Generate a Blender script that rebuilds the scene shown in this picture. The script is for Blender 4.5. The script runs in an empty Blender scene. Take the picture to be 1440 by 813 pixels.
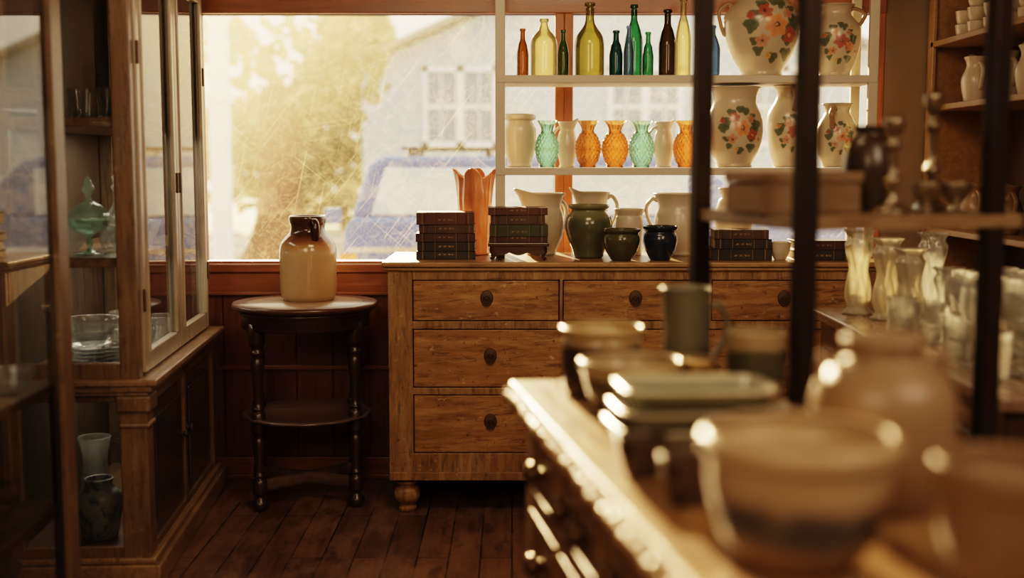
import bpy, math, random
from mathutils import Vector, Matrix
random.seed(7)
S=bpy.context.scene
COL=S.collection
pi=math.pi

# ------------------------------------------------------------ materials
class NT:
    def __init__(s,name):
        s.m=bpy.data.materials.new(name); s.m.use_nodes=True
        s.t=s.m.node_tree; s.t.nodes.clear()
        s.out=s.t.nodes.new('ShaderNodeOutputMaterial')
    def n(s,typ,attrs=None,**inp):
        nd=s.t.nodes.new(typ)
        for k,v in (attrs or {}).items(): setattr(nd,k,v)
        for k,v in inp.items():
            k=k.replace('_',' ')
            if isinstance(v,bpy.types.NodeSocket): s.t.links.new(v,nd.inputs[k])
            else: nd.inputs[k].default_value=v
        return nd
    def l(s,a,b): s.t.links.new(a,b)
    def coord(s,scale=(1,1,1),loc=(0,0,0),rot=(0,0,0)):
        tc=s.n('ShaderNodeTexCoord')
        mp=s.n('ShaderNodeMapping',Scale=scale,Location=loc,Rotation=rot,Vector=tc.outputs['Object'])
        return mp.outputs[0]
    def ramp(s,fac,stops,interp='LINEAR'):
        r=s.n('ShaderNodeValToRGB'); cr_=r.color_ramp; cr_.interpolation=interp
        while len(cr_.elements)<len(stops): cr_.elements.new(0.5)
        for e,(p,c) in zip(cr_.elements,stops):
            e.position=p; e.color=(c[0],c[1],c[2],1) if not isinstance(c,(int,float)) else (c,c,c,1)
        s.l(fac,r.inputs[0]); return r.outputs[0]
    def mix(s,fac,a,b,blend='MIX'):
        m=s.n('ShaderNodeMixRGB',{'blend_type':blend})
        for i,v in ((0,fac),(1,a),(2,b)):
            if isinstance(v,bpy.types.NodeSocket): s.l(v,m.inputs[i])
            elif i==0: m.inputs[0].default_value=v
            else: m.inputs[i].default_value=(v[0],v[1],v[2],1)
        return m.outputs[0]
    def math(s,op,a,b=0.0,clamp=False):
        m=s.n('ShaderNodeMath',{'operation':op,'use_clamp':clamp})
        for i,v in ((0,a),(1,b)):
            if isinstance(v,bpy.types.NodeSocket): s.l(v,m.inputs[i])
            else: m.inputs[i].default_value=v
        return m.outputs[0]
    def noise(s,vec,scale=5,detail=4,rough=.55,dist=0):
        nn=s.n('ShaderNodeTexNoise',Scale=scale,Detail=detail,Roughness=rough,Distortion=dist)
        s.l(vec,nn.inputs['Vector']); return nn.outputs['Fac']
    def bump(s,h,strength=.2,dist=.01):
        b=s.n('ShaderNodeBump',Strength=strength,Distance=dist); s.l(h,b.inputs['Height']); return b.outputs[0]
    def principled(s,color,rough=.5,normal=None,metal=0,coat=0,spec=.5,crough=.2):
        p=s.n('ShaderNodeBsdfPrincipled')
        if isinstance(color,bpy.types.NodeSocket): s.l(color,p.inputs['Base Color'])
        else: p.inputs['Base Color'].default_value=(color[0],color[1],color[2],1)
        if isinstance(rough,bpy.types.NodeSocket): s.l(rough,p.inputs['Roughness'])
        else: p.inputs['Roughness'].default_value=rough
        p.inputs['Metallic'].default_value=metal
        p.inputs['Coat Weight'].default_value=coat
        p.inputs['Coat Roughness'].default_value=crough
        p.inputs['Specular IOR Level'].default_value=spec
        if normal is not None: s.l(normal,p.inputs['Normal'])
        s.l(p.outputs[0],s.out.inputs[0]); return p

def wood(name,c1,c2,axis='X',rough=.45,wear=None,wamt=.5,coat=0,grain=1.0,bump=.35,pale=None,pamt=.45,scratch=0):
    t=NT(name); st=1.2; w=14*grain
    sc={'X':(st,w,w),'Y':(w,st,w),'Z':(w,w,st)}[axis]
    v=t.coord(sc)
    g=t.noise(v,3.2,8,.62,.6)
    v2=t.coord((1,1,1)); big=t.noise(v2,3.5,4,.6)
    c=t.ramp(g,[(.3,c1),(.68,c2)])
    c=t.mix(t.ramp(big,[(.3,.0),(.7,.5)]),c,[x*.5 for x in c1])
    a3={'X':(1.4,8,8),'Y':(8,1.4,8),'Z':(8,8,1.4)}[axis]
    if pale:
        pn=t.noise(t.coord(a3,loc=(7,5,9)),3,9,.75)
        c=t.mix(t.ramp(pn,[(.47,0.0),(.62,pamt)]),c,pale)
    if wear:
        wn=t.noise(t.coord(a3,loc=(3,1,2)),5,10,.75)
        c=t.mix(t.ramp(wn,[(.53,0.0),(.60,wamt)]),c,wear)
    if scratch:
        m1=t.n('ShaderNodeMapping',Vector=v2,Rotation=(0,.12,0)); m2=t.n('ShaderNodeMapping',Vector=m1.outputs[0],Scale=(3,50,50))
        s_=t.noise(m2.outputs[0],2.2,4,.6,.2)
        c=t.mix(t.ramp(s_,[(.62,0.0),(.67,scratch*.7)]),c,(.05,.02,.01))
        dn=t.noise(v2,45,5,.75); c=t.mix(t.ramp(dn,[(.61,0.0),(.66,scratch)]),c,(.06,.028,.014))
        pn2=t.noise(t.coord((.6,1,1),loc=(4,4,4)),26,6,.8); c=t.mix(t.ramp(pn2,[(.60,0.0),(.66,scratch*.8)]),c,(.66,.47,.27))
    r=t.ramp(g,[(.2,rough*.8),(.8,min(1,rough*1.3))])
    t.principled(c,r,t.bump(g,bump,.004),coat=coat)
    return t.m

def plain(name,c,rough=.5,metal=0,coat=0,var=.15,nscale=12,bump=0):
    t=NT(name); v=t.coord(); nn=t.noise(v,nscale,5)
    cc=t.mix(t.math('MULTIPLY',nn,var*2),c,[x*.4 for x in c])
    t.principled(cc,rough,t.bump(nn,bump,.003) if bump else None,metal=metal,coat=coat)
    return t.m

def glass(name,color,transl=.12,gl=.9,rough=.04,edge=.5,bumpy=0,clear=False):
    t=NT(name)
    lw=t.n('ShaderNodeLayerWeight',Blend=.35)
    dark=[c*.86 for c in color] if clear else [c**1.9*.75 for c in color]
    col=t.mix(t.math('MULTIPLY',t.math('POWER',lw.outputs['Facing'],1.6),1.0-edge*.4),color,dark)
    tr=t.n('ShaderNodeBsdfTransparent'); t.l(col,tr.inputs[0])
    tl=t.n('ShaderNodeBsdfTranslucent'); t.l(col,tl.inputs[0])
    df=t.n('ShaderNodeBsdfDiffuse'); t.l(col,df.inputs[0])
    m0=t.n('ShaderNodeMixShader'); m0.inputs[0].default_value=.4; t.l(tl.outputs[0],m0.inputs[1]); t.l(df.outputs[0],m0.inputs[2])
    m1=t.n('ShaderNodeMixShader')
    if clear: # cut edges scatter more light than the flat faces
        t.l(t.math('ADD',transl,t.math('MULTIPLY',t.math('POWER',lw.outputs['Facing'],2.0),.35),True),m1.inputs[0])
    else: m1.inputs[0].default_value=transl
    t.l(tr.outputs[0],m1.inputs[1]); t.l(m0.outputs[0],m1.inputs[2])
    g=t.n('ShaderNodeBsdfGlossy'); g.inputs['Roughness'].default_value=rough
    fr=t.n('ShaderNodeFresnel'); fr.inputs['IOR'].default_value=1.5
    if bumpy:
        b=t.bump(t.noise(t.coord(),60,2),bumpy,.004)
        t.l(b,g.inputs['Normal']); t.l(b,lw.inputs['Normal'])
    f=t.math('MULTIPLY',fr.outputs[0],gl,True)
    if clear: f=t.math('MINIMUM',f,.45)
    m2=t.n('ShaderNodeMixShader'); t.l(f,m2.inputs[0])
    t.l(m1.outputs[0],m2.inputs[1]); t.l(g.outputs[0],m2.inputs[2])
    t.l(m2.outputs[0],t.out.inputs[0])
    return t.m

def ceramic(name,c,c2=None,rough=.3,z_split=None,soft=.03,H=1,speck=.2,coat=.3,spec=.5):
    t=NT(name); v=t.coord(); nn=t.noise(v,14,5)
    base=t.mix(t.math('MULTIPLY',nn,speck*2),c,[x*.5 for x in c])
    if c2 is not None:
        sx=t.n('ShaderNodeSeparateXYZ'); t.l(v,sx.inputs[0])
        z=t.math('ADD',sx.outputs[2],t.math('MULTIPLY',nn,.02))
        f=t.math('DIVIDE',t.math('SUBTRACT',z,z_split),soft,True)
        base=t.mix(f,base,c2)
    t.principled(base,rough,coat=coat,crough=.25,spec=spec)
    return t.m

def painted(name,base,blobs,rough=.28):
    t=NT(name); v=t.coord()
    nn=t.noise(v,9,4); nf=t.n('ShaderNodeTexNoise',Scale=40.0,Detail=4.0); t.l(v,nf.inputs['Vector'])
    col=t.mix(t.math('MULTIPLY',nn,.3),base,[x*.6 for x in base])
    off=t.n('ShaderNodeVectorMath',{'operation':'SUBTRACT'}); t.l(nf.outputs['Color'],off.inputs[0]); off.inputs[1].default_value=(.5,.5,.5)
    sc=t.n('ShaderNodeVectorMath',{'operation':'SCALE'}); t.l(off.outputs[0],sc.inputs[0]); sc.inputs['Scale'].default_value=.020
    ad=t.n('ShaderNodeVectorMath',{'operation':'ADD'}); t.l(v,ad.inputs[0]); t.l(sc.outputs[0],ad.inputs[1])
    fl=t.n('ShaderNodeVectorMath',{'operation':'MULTIPLY'}); t.l(ad.outputs[0],fl.inputs[0]); fl.inputs[1].default_value=(1,0,1)
    for (x,z,r,c,p) in blobs:
        d=t.n('ShaderNodeVectorMath',{'operation':'SUBTRACT'}); t.l(fl.outputs[0],d.inputs[0]); d.inputs[1].default_value=(x,0,z)
        ln=t.n('ShaderNodeVectorMath',{'operation':'LENGTH'}); t.l(d.outputs[0],ln.inputs[0])
        dist=ln.outputs['Value']
        if p:
            s_=t.n('ShaderNodeSeparateXYZ'); t.l(d.outputs[0],s_.inputs[0])
            an=t.math('ARCTAN2',s_.outputs[2],s_.outputs[0])
            sn=t.math('SINE',t.math('MULTIPLY',an,float(p)))
            dist=t.math('SUBTRACT',dist,t.math('MULTIPLY',sn,r*.14))
        f=t.math('DIVIDE',t.math('SUBTRACT',r,dist),.004,True)
        q=t.math('DIVIDE',dist,r,True)
        shade=t.mix(t.math('MULTIPLY',t.math('SUBTRACT',1.0,q),.5),[min(1,k*1.15+.04) for k in c],[k*.4 for k in c])
        col=t.mix(t.math('MULTIPLY',f,.88),col,shade)
    t.principled(col,rough,coat=.4)
    return t.m

# ------------------------------------------------------------ mesh helpers
def finish(name,verts,faces,mat,parent,loc,rot,smooth,bevel=0,bseg=2):
    me=bpy.data.meshes.new(name); me.from_pydata([tuple(v) for v in verts],[],faces); me.validate(); me.update()
    if mat is not None: me.materials.append(mat)
    if smooth:
        for p in me.polygons: p.use_smooth=True
    o=bpy.data.objects.new(name,me); COL.objects.link(o)
    o.location=loc
    o.rotation_euler=rot if not isinstance(rot,(int,float)) else (0,0,rot)
    if parent: o.parent=parent
    if bevel:
        b=o.modifiers.new('Bevel','BEVEL'); b.width=bevel; b.segments=bseg; b.limit_method='ANGLE'; b.angle_limit=.6
    return o
def boxgeo(bs):
    V=[];F=[]
    for (x0,x1,y0,y1,z0,z1) in bs:
        b=len(V)
        V+=[(x0,y0,z0),(x1,y0,z0),(x1,y1,z0),(x0,y1,z0),(x0,y0,z1),(x1,y0,z1),(x1,y1,z1),(x0,y1,z1)]
        F+=[tuple(b+i for i in f) for f in ((0,3,2,1),(4,5,6,7),(0,1,5,4),(1,2,6,5),(2,3,7,6),(3,0,4,7))]
    return V,F
def boxes(name,bs,mat,parent=None,bevel=.003,loc=(0,0,0),rot=0,bseg=2):
    V,F=boxgeo(bs); return finish(name,V,F,mat,parent,loc,rot,False,bevel,bseg)
def cr(P,n=5):
    out=[]; L=len(P)
    for i in range(L-1):
        p0=P[max(i-1,0)];p1=P[i];p2=P[i+1];p3=P[min(i+2,L-1)]
        for k in range(n):
            t=k/n
            out.append(tuple(.5*((2*b)+(-a+c)*t+(2*a-5*b+4*c-d)*t*t+(-a+3*b-3*c+d)*t**3) for a,b,c,d in zip(p0,p1,p2,p3)))
    out.append(tuple(P[-1])); return out
def lathegeo(prof,seg=40,rfun=None,zfun=None):
    V=[];F=[];rings=[]
    for j,(r,z) in enumerate(prof):
        if r<=1e-5: rings.append([len(V)]); V.append((0,0,z)); continue
        idx=[]
        for i in range(seg):
            th=2*pi*i/seg; rr=r*(rfun(th,z) if rfun else 1)
            idx.append(len(V)); V.append((rr*math.cos(th),rr*math.sin(th),z+(zfun(th,z) if zfun else 0)))
        rings.append(idx)
    for a,b in zip(rings[:-1],rings[1:]):
        if len(a)==1 and len(b)==1: continue
        for i in range(seg):
            k=(i+1)%seg
            if len(a)==1: F.append((a[0],b[k],b[i]))
            elif len(b)==1: F.append((a[i],a[k],b[0]))
            else: F.append((a[i],a[k],b[k],b[i]))
    return V,F
def lathe(name,prof,mat,parent=None,loc=(0,0,0),rot=0,seg=40,n=5,rfun=None,zfun=None,raw=False):
    p=prof if raw else cr(prof,n)
    p=[(max(a,0),b) for a,b in p]
    V,F=lathegeo(p,seg,rfun,zfun)
    return finish(name,V,F,mat,parent,loc,rot,True)
def vprof(outer,wall=.006,n=5,inner=True):
    o=[(max(a,.001),b) for a,b in cr(outer,n)]
    z0=o[0][1]
    res=[(0,z0)]+[(o[0][0],z0)]+o
    if inner:
        top=o[-1]
        inn=[(max(a-wall,.002),b) for a,b in reversed(o) if b>z0+wall*1.5]
        res+=[(top[0]-wall*.5,top[1]+wall*.4)]+inn+[(0,z0+wall*1.4)]
    return res
def tubegeo(pts,rad,seg=10,n=6,flat=1.0):
    P=[Vector(p) for p in cr(pts,n)]; V=[];F=[];N=len(P)
    up=Vector((0,1,0))
    for i,p in enumerate(P):
        t=(P[min(i+1,N-1)]-P[max(i-1,0)]).normalized()
        a=up.cross(t)
        if a.length<1e-3: a=Vector((1,0,0)).cross(t)
        a.normalize(); b=t.cross(a)
        r=rad(i/(N-1)) if callable(rad) else rad
        for k in range(seg):
            th=2*pi*k/seg; V.append(p+a*math.cos(th)*r+b*math.sin(th)*r*flat)
    for i in range(N-1):
        for k in range(seg):
            m=(k+1)%seg; F.append((i*seg+k,i*seg+m,(i+1)*seg+m,(i+1)*seg+k))
    F.append(tuple(range(seg))[::-1]); F.append(tuple((N-1)*seg+k for k in range(seg)))
    return V,F
def tube(name,pts,rad,mat,parent=None,loc=(0,0,0),rot=0,seg=10,n=6,flat=1.0):
    V,F=tubegeo(pts,rad,seg,n,flat); return finish(name,V,F,mat,parent,loc,rot,True)
def empty(name,loc,rot=0):
    e=bpy.data.objects.new(name,None); COL.objects.link(e); e.location=loc; e.rotation_euler=(0,0,rot); e.empty_display_size=.05; return e
def tag(o,label,cat,group=None,kind=None):
    o["label"]=label; o["category"]=cat
    if group: o["group"]=group
    if kind: o["kind"]=kind
    return o
def struct(o): o["kind"]="structure"; return o
def quad(name,pts,mat,parent=None,loc=(0,0,0),rot=0):
    return finish(name,pts,[tuple(range(len(pts)))],mat,parent,loc,rot,False)

# ------------------------------------------------------------ material library
M={}
M['pine']=wood('worn_pine',(.26,.128,.046),(.44,.24,.092),'X',.5,(.09,.045,.020),.55,coat=.1,pale=(.54,.35,.17),pamt=.5,scratch=.8)
M['pine_v']=wood('worn_pine_stile',(.21,.115,.048),(.39,.23,.10),'Z',.5,(.08,.045,.02),.6,pale=(.50,.34,.18),pamt=.5,scratch=.7)
M['pine_top']=wood('pine_top',(.30,.17,.075),(.50,.32,.15),'X',.35,(.12,.05,.02),.5,coat=.3,scratch=.4)
M['mahog']=wood('mahogany',(.026,.014,.010),(.060,.030,.021),'Z',.3,coat=.4)
M['mahog_x']=wood('mahogany_flat',(.034,.018,.013),(.078,.040,.029),'X',.3,coat=.4)
M['mahog_s']=wood('mahogany_shelf_lit',(.10,.065,.052),(.18,.12,.098),'X',.3,coat=.6)  # paler than the other mahogany: light on the shaded shelf put into colour
M['cab']=wood('cabinet_oak',(.13,.083,.048),(.26,.175,.10),'Z',.42,(.06,.035,.02),.5,coat=.2,scratch=.3)
M['cab_y']=wood('cabinet_oak_rail',(.21,.135,.075),(.38,.26,.155),'Y',.38,(.08,.045,.02),.5,coat=.25,scratch=.2)
M['cab_back']=wood('cabinet_inner_back',(.06,.042,.028),(.12,.083,.054),'Z',.5)
M['cab_dark']=wood('cabinet_dark_panel',(.05,.036,.025),(.10,.07,.048),'Z',.18,coat=.7)
M['door_pale']=wood('door_frame_pale',(.32,.27,.21),(.50,.43,.34),'Z',.3,coat=.3)  # paleness stands in for window reflections on the door frames
M['wallwood']=wood('wall_redwood',(.11,.043,.022),(.21,.08,.038),'Z',.42,coat=.15)
M['trimwood']=wood('trim_redwood',(.20,.078,.033),(.35,.14,.06),'X',.38,coat=.25)
M['trimwood_z']=wood('mullion_redwood',(.26,.095,.038),(.46,.18,.07),'Z',.4)
M['counter']=wood('counter_wood',(.20,.112,.048),(.38,.23,.105),'X',.34,(.07,.035,.016),.85,coat=.15,pale=(.56,.40,.22),pamt=.65,scratch=.9)
M['counter_v']=wood('counter_side',(.17,.098,.046),(.36,.215,.10),'X',.5,coat=0,pale=(.50,.34,.18),scratch=.5)
M['white']=plain('white_paint',(.66,.60,.51),.5,var=.12,nscale=8)
M['bronze']=plain('aged_bronze',(.10,.064,.037),.55,metal=.25)
M['bronze2']=plain('polished_bronze_knob',(.20,.13,.065),.28,metal=.75)
M['brass']=plain('brass',(.52,.38,.20),.3,metal=.85)
M['silver']=plain('tarnished_silver',(.34,.29,.22),.28,metal=.85)
M['rack']=plain('rack_black_metal',(.028,.019,.014),.45,metal=.3)
M['rackshelf']=wood('rack_shelf_wood',(.20,.14,.08),(.35,.255,.155),'X',.3,coat=.4)
M['clear']=glass('clear_glass',(.96,.97,.95),.12,1.4,.05,edge=.2,bumpy=.5,clear=True)
M['pane']=glass('cabinet_pane',(.95,.96,.94),.022,1.25,.02,edge=1.0)
M['greenglass']=glass('pale_green_glass',(.82,.94,.87),.18,1.4,.05,bumpy=.4,clear=True)
M['cream']=ceramic('cream_glaze',(.64,.56,.44))
M['white_c']=ceramic('white_glaze',(.60,.54,.45))
M['tan']=ceramic('tan_stoneware',(.40,.27,.16),rough=.35)
M['jarbrown']=ceramic('brown_stoneware',(.24,.16,.092),rough=.4,coat=.15)
M['darkgreen']=ceramic('dark_green_glaze',(.07,.08,.05),rough=.2)
M['darkbrown']=ceramic('dark_brown_glaze',(.06,.04,.026),rough=.3,coat=.2)
M['darkblue']=ceramic('dark_blue_glaze',(.025,.037,.065),rough=.15)

# ------------------------------------------------------------ camera
cam=bpy.data.cameras.new('camera'); co=bpy.data.objects.new('camera',cam); COL.objects.link(co)
co.location=(0,0,1.30); co.rotation_euler=(pi/2-math.radians(5.9),0,0)
cam.lens=42.5; cam.sensor_width=36; cam.clip_start=.05; cam.clip_end=300
cam.dof.use_dof=True; cam.dof.focus_distance=4.55; cam.dof.aperture_fstop=1.3
S.camera=co

# ------------------------------------------------------------ room shell
WB=4.95
def floor_mat():
    t=NT('floorboards')
    v=t.coord((1,1,1),rot=(0,0,pi/2))
    b=t.n('ShaderNodeTexBrick',{'offset':.37},Scale=1.0); t.l(v,b.inputs['Vector'])
    b.inputs['Color1'].default_value=(.085,.048,.031,1); b.inputs['Color2'].default_value=(.19,.105,.065,1)
    b.inputs['Mortar'].default_value=(.012,.007,.005,1); b.inputs['Mortar Size'].default_value=.003
    b.inputs['Brick Width'].default_value=1.3; b.inputs['Row Height'].default_value=.105
    g=t.noise(t.coord((16,1.2,1)),3,8,.65,.5)
    c=t.mix(.8,b.outputs['Color'],t.ramp(g,[(.25,.40),(.75,1.5)]),'MULTIPLY')
    wn=t.noise(t.coord((3,1.2,1)),2.5,8,.75)
    c=t.mix(t.ramp(wn,[(.46,0.0),(.62,.65)]),c,(.27,.17,.11))
    w2=t.noise(t.coord((5,2,1),loc=(5,5,0)),3,8,.75)
    c=t.mix(t.ramp(w2,[(.52,0.0),(.62,.6)]),c,(.055,.031,.02))
    h=t.math('SUBTRACT',g,t.math('MULTIPLY',b.outputs['Fac'],2.0))
    t.principled(c,t.ramp(g,[(.2,.26),(.8,.48)]),t.bump(h,.3,.004),coat=.15)
    return t.m
struct(boxes('floor',[(-1.7,2.1,-1.6,WB+.1,-.08,0)],floor_mat(),bevel=0))
plaster=plain('warm_plaster',(.38,.27,.18),.8,bump=.1)
ceil=plain('ceiling_paint',(.46,.36,.26),.8)
struct(boxes('ceiling',[(-1.7,2.1,-1.6,WB+.1,2.62,2.7)],ceil,bevel=0))
struct(boxes('wall_left',[(-1.72,-1.64,-1.6,WB+.1,0,2.62)],plaster,bevel=0))
struct(boxes('wall_right',[(2.0,2.08,-1.6,WB+.1,0,2.62)],plaster,bevel=0))
struct(boxes('wall_rear',[(-1.64,2.0,-1.6,-1.52,0,2.62)],plaster,bevel=0))
wb=[(-1.64,1.5,WB,WB+.1,0,.88),(-1.64,-1.29,WB,WB+.1,.88,2.62),(-1.29,1.5,WB,WB+.1,1.95,2.62)]
x=-1.64
while x<1.45:
    wb.append((x+.003,x+.147,WB-.012,WB,.09,.82)); x+=.15
struct(boxes('wall_back',wb,M['wallwood'],bevel=.002))
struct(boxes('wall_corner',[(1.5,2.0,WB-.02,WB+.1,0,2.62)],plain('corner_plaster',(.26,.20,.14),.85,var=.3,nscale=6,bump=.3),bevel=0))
struct(boxes('trim_1',[(-1.3,1.5,WB-.045,WB+.02,.86,.895),(-1.3,1.5,WB-.03,WB,.775,.86),(-1.3,1.5,WB-.035,WB,.765,.78)],M['trimwood'],bevel=.005))
struct(boxes('trim_2',[(-1.64,1.5,WB-.028,WB,.455,.475)],M['trimwood'],bevel=.004))
struct(boxes('baseboard_back',[(-1.64,1.5,WB-.03,WB,0,.09),(-1.64,1.5,WB-.045,WB,0,.02)],M['trimwood'],bevel=.004))
struct(boxes('trim_3',[(-1.3,1.5,WB-.03,WB+.02,1.9,1.99),(-1.3,1.5,WB-.045,WB+.02,1.99,2.03)],M['trimwood'],bevel=.005))
def dirty_glare():
    t=NT('dusty_glare_window_glass')
    v=t.coord()
    a=t.noise(v,1.6,5,.6,.4); b=t.noise(t.coord((1,1,1),rot=(0,.5,0),loc=(2,2,2)),26,8,.75,1.5)
    w=t.n('ShaderNodeTexWave',{'wave_type':'RINGS'},Scale=7.0,Distortion=5.0,Detail=3.0); w.inputs['Detail Scale'].default_value=.6; t.l(t.coord((1,1,1),loc=(1.25,0,-1.75)),w.inputs['Vector'])
    f=t.math('ADD',t.math('MULTIPLY',a,.05),t.math('MULTIPLY',t.ramp(b,[(.45,0.0),(.8,1.0)]),.09))
    f=t.math('ADD',f,t.math('MULTIPLY',t.math('POWER',w.outputs['Fac'],18.0),.04))
    sx=t.n('ShaderNodeSeparateXYZ'); t.l(v,sx.inputs[0])
    up=t.math('MULTIPLY',t.math('ADD',t.math('SUBTRACT',sx.outputs[2],1.35),t.math('MULTIPLY',t.math('ADD',sx.outputs[0],.7),-.9)),.26,True)  # haze rising to the upper left is painted window glare, not dust
    f=t.math('ADD',f,up)
    for (ang,sc,st) in ((.9,90,.09),(-.7,120,.08),(.15,110,.05),(1.35,90,.07),(.5,120,.06)):
        m1=t.n('ShaderNodeMapping',{'vector_type':'POINT'},Vector=v,Rotation=(0,ang,0))
        m2=t.n('ShaderNodeMapping',Vector=m1.outputs[0],Scale=(1.6,1,sc))
        s=t.noise(m2.outputs[0],1.6,3,.5,.15)
        f=t.math('ADD',f,t.math('MULTIPLY',t.ramp(s,[(.62,0.0),(.70,1.0)]),st))
    tr=t.n('ShaderNodeBsdfTransparent'); tr.inputs[0].default_value=(1,.965,.90,1)
    tl=t.n('ShaderNodeBsdfTranslucent'); tl.inputs[0].default_value=(1,.83,.54,1)
    m=t.n('ShaderNodeMixShader'); t.l(f,m.inputs[0]); t.l(tr.outputs[0],m.inputs[1]); t.l(tl.outputs[0],m.inputs[2])
    t.l(m.outputs[0],t.out.inputs[0]); return t.m
DG=dirty_glare()
for i,(xa,xb) in enumerate([(-1.29,.21),(.21,1.5)]):
    fr=boxes('window_%d'%(i+1),[(xa,xa+.036,WB-.02,WB+.05,.88,1.95),(xb-.036,xb,WB-.02,WB+.05,.88,1.95),(xa,xb,WB-.01,WB+.05,.88,.905),(xa,xb,WB-.01,WB+.05,1.9,1.95)],M['trimwood_z'],bevel=.004)
    struct(fr)
    quad('glass',[(xa+.03,WB+.02,.9),(xb-.03,WB+.02,.9),(xb-.03,WB+.02,1.91),(xa+.03,WB+.02,1.91)],DG,fr)

# ------------------------------------------------------------ chest generator
def ring_pull(parent,loc,mat):
    V,F=lathegeo([(0,0),(.020,0),(.024,.0012),(.021,.003),(.012,.002),(.008,.0035),(.006,.005),(0,.006)],24)
    R=Matrix.Rotation(pi/2,3,'X')
    V=[R@Vector(v) for v in V]
    V=[Vector((v.x,v.y,v.z*1.2)) for v in V]
    pts=[(math.sin(a)*.016,-.005-.003*math.sin(a/2),-.010+math.cos(a)*.018) for a in [2*pi*k/12 for k in range(13)]]
    V2,F2=tubegeo(pts,.0024,8,3)
    b=len(V); V+=V2; F+=[tuple(b+i for i in f) for f in F2]
    return finish('handle',V,F,mat,parent,loc,0,True)
def knob(parent,loc,mat,r=.02):
    V,F=lathegeo(cr([(0,0),(r*.9,0),(r*.5,.006),(r*.5,.012),(r,.02),(r*.95,.03),(r*.4,.037),(0,.038)],3),18)
    R=Matrix.Rotation(pi/2,3,'X'); V=[R@Vector(v) for v in V]
    return finish('knob',V,F,mat,parent,loc,0,True)
def chest(name,label,cat,loc,rot,W,D,H,z0,rows,ms,stile=.09,over=.02,foot=True,pull='ring',beads=False):
    e=empty(name,loc,rot); tag(e,label,cat)
    fr,top,dr=ms
    T=.028
    bs=[(0,stile,0,.03,z0,H-T),(W-stile,W,0,.03,z0,H-T),(0,.02,.03,D,z0,H-T),(W-.02,W,.03,D,z0,H-T),(0,W,D-.015,D,z0,H-T)]
    zs=[z0]+[v for r in rows for v in (r[0],r[1])]+[H-T]
    zs=sorted(zs)
    for a,b in zip(zs[0::2],zs[1::2]): bs.append((stile-.002,W-stile+.002,.001,.028,a,b))
    for r in rows:
        cs=r[2]
        for c1,c2 in zip(cs[:-1],cs[1:]): bs.append((c1[1],c2[0],.001,.028,r[0]-.002,r[1]+.002))
    bs.append((0,W,-.012,D,z0-.004,z0+.028))
    boxes('body',bs,fr,e,bevel=.003)
    boxes('top',[(-over,W+over,-over,D+.004,H-T+.008,H),(-over*.5,W+over*.5,-over*.5,D,H-T-.006,H-T+.008)],top,e,bevel=.006,bseg=3)
    if beads:
        V=[];F=[]
        n=int((W+2*over)/.036)
        for i in range(n):
            k_=.8+.5*random.random()
            v,f=lathegeo(cr([(0,-.013),(.010,-.009),(.014,0),(.010,.009),(0,.013)],2),10)
            b=len(V); V+=[(a*k_+-over+.018+i*.036,c*k_-over*1.08,d+H-T+.004+.004*random.random()) for a,c,d in v]; F+=[tuple(b+k for k in q) for q in f]
        finish('moulding',V,F,top,e,(0,0,0),0,True)
    for (za,zb,cols) in rows:
        for (xa,xb,hs) in cols:
            g=.003
            bx=[(xa+g,xb-g,.004,.022,za+g,zb-g),(xa+.02,xb-.02,.022,D-.04,za+.012,zb-.012)]
            if beads:
                w_=.009; bx+=[(xa+g,xb-g,-.002,.006,za+g,za+g+w_),(xa+g,xb-g,-.002,.006,zb-g-w_,zb-g),(xa+g,xa+g+w_,-.002,.006,za+g,zb-g),(xb-g-w_,xb-g,-.002,.006,za+g,zb-g)]
            d=boxes('drawer',bx,dr,e,bevel=.003)
            for hx in hs:
                if pull=='ring': ring_pull(d,(hx,.004,(za+zb)/2+.010),M['bronze'])
                else: knob(d,(hx,.004,(za+zb)/2),M['bronze2'],.021)
    if foot:
        fp=[(0,0),(.028,0),(.034,.008),(.034,.018),(.026,.026),(.044,.045),(.05,.065),(.044,.088),(.028,.1),(.04,.108),(.042,.118),(.03,.122),(0,z0)]
        for fx in (.06,W-.06):
            for fy in (.055,D-.06): lathe('foot',fp,fr,e,(fx,fy,0),n=3,seg=28)
    return e
W=1.815
cw=(W-.18)/3
r1=[(.09+i*(cw)+ (.006 if i else 0),.09+(i+1)*cw-(.006 if i<2 else 0),[.09+(i+.5)*cw]) for i in range(3)]
chest('chest_of_drawers','wide worn pine chest of drawers under the window','chest of drawers',(-.455,4.40,0),0,W,.50,.945,.135,
  [(.726,.878,r1),(.478,.697,[(.09,W-.09,[.375,W-.375])]),(.232,.452,[(.09,W-.09,[.375,W-.375])])],
  (M['pine_v'],M['pine_top'],M['pine']))
phi=math.radians(-80.9)
cols=[(.05,.30,[.175]),(.33,.62,[.41,.54]),(.65,.95,[.73,.87]),(.98,1.25,[1.115]),(1.28,1.55,[1.415])]
cosb=chest('counter_chest','long wooden counter chest with carved edge, crowded with crockery','sideboard',(.028,2.305,0),phi,1.6,.43,.88,.08,
  [(.68,.81,cols),(.50,.65,cols),(.31,.47,cols),(.13,.28,cols)],(M['counter_v'],M['counter'],M['counter_v']),stile=.05,over=.03,foot=False,pull='knob',beads=True)
for fx in (.05,1.55):
    for fy in (.05,.38): lathe('foot',[(0,0),(.03,0),(.035,.02),(.025,.05),(.035,.078),(0,.08)],M['counter_v'],cosb,(fx,fy,0),n=3,seg=20)

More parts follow.
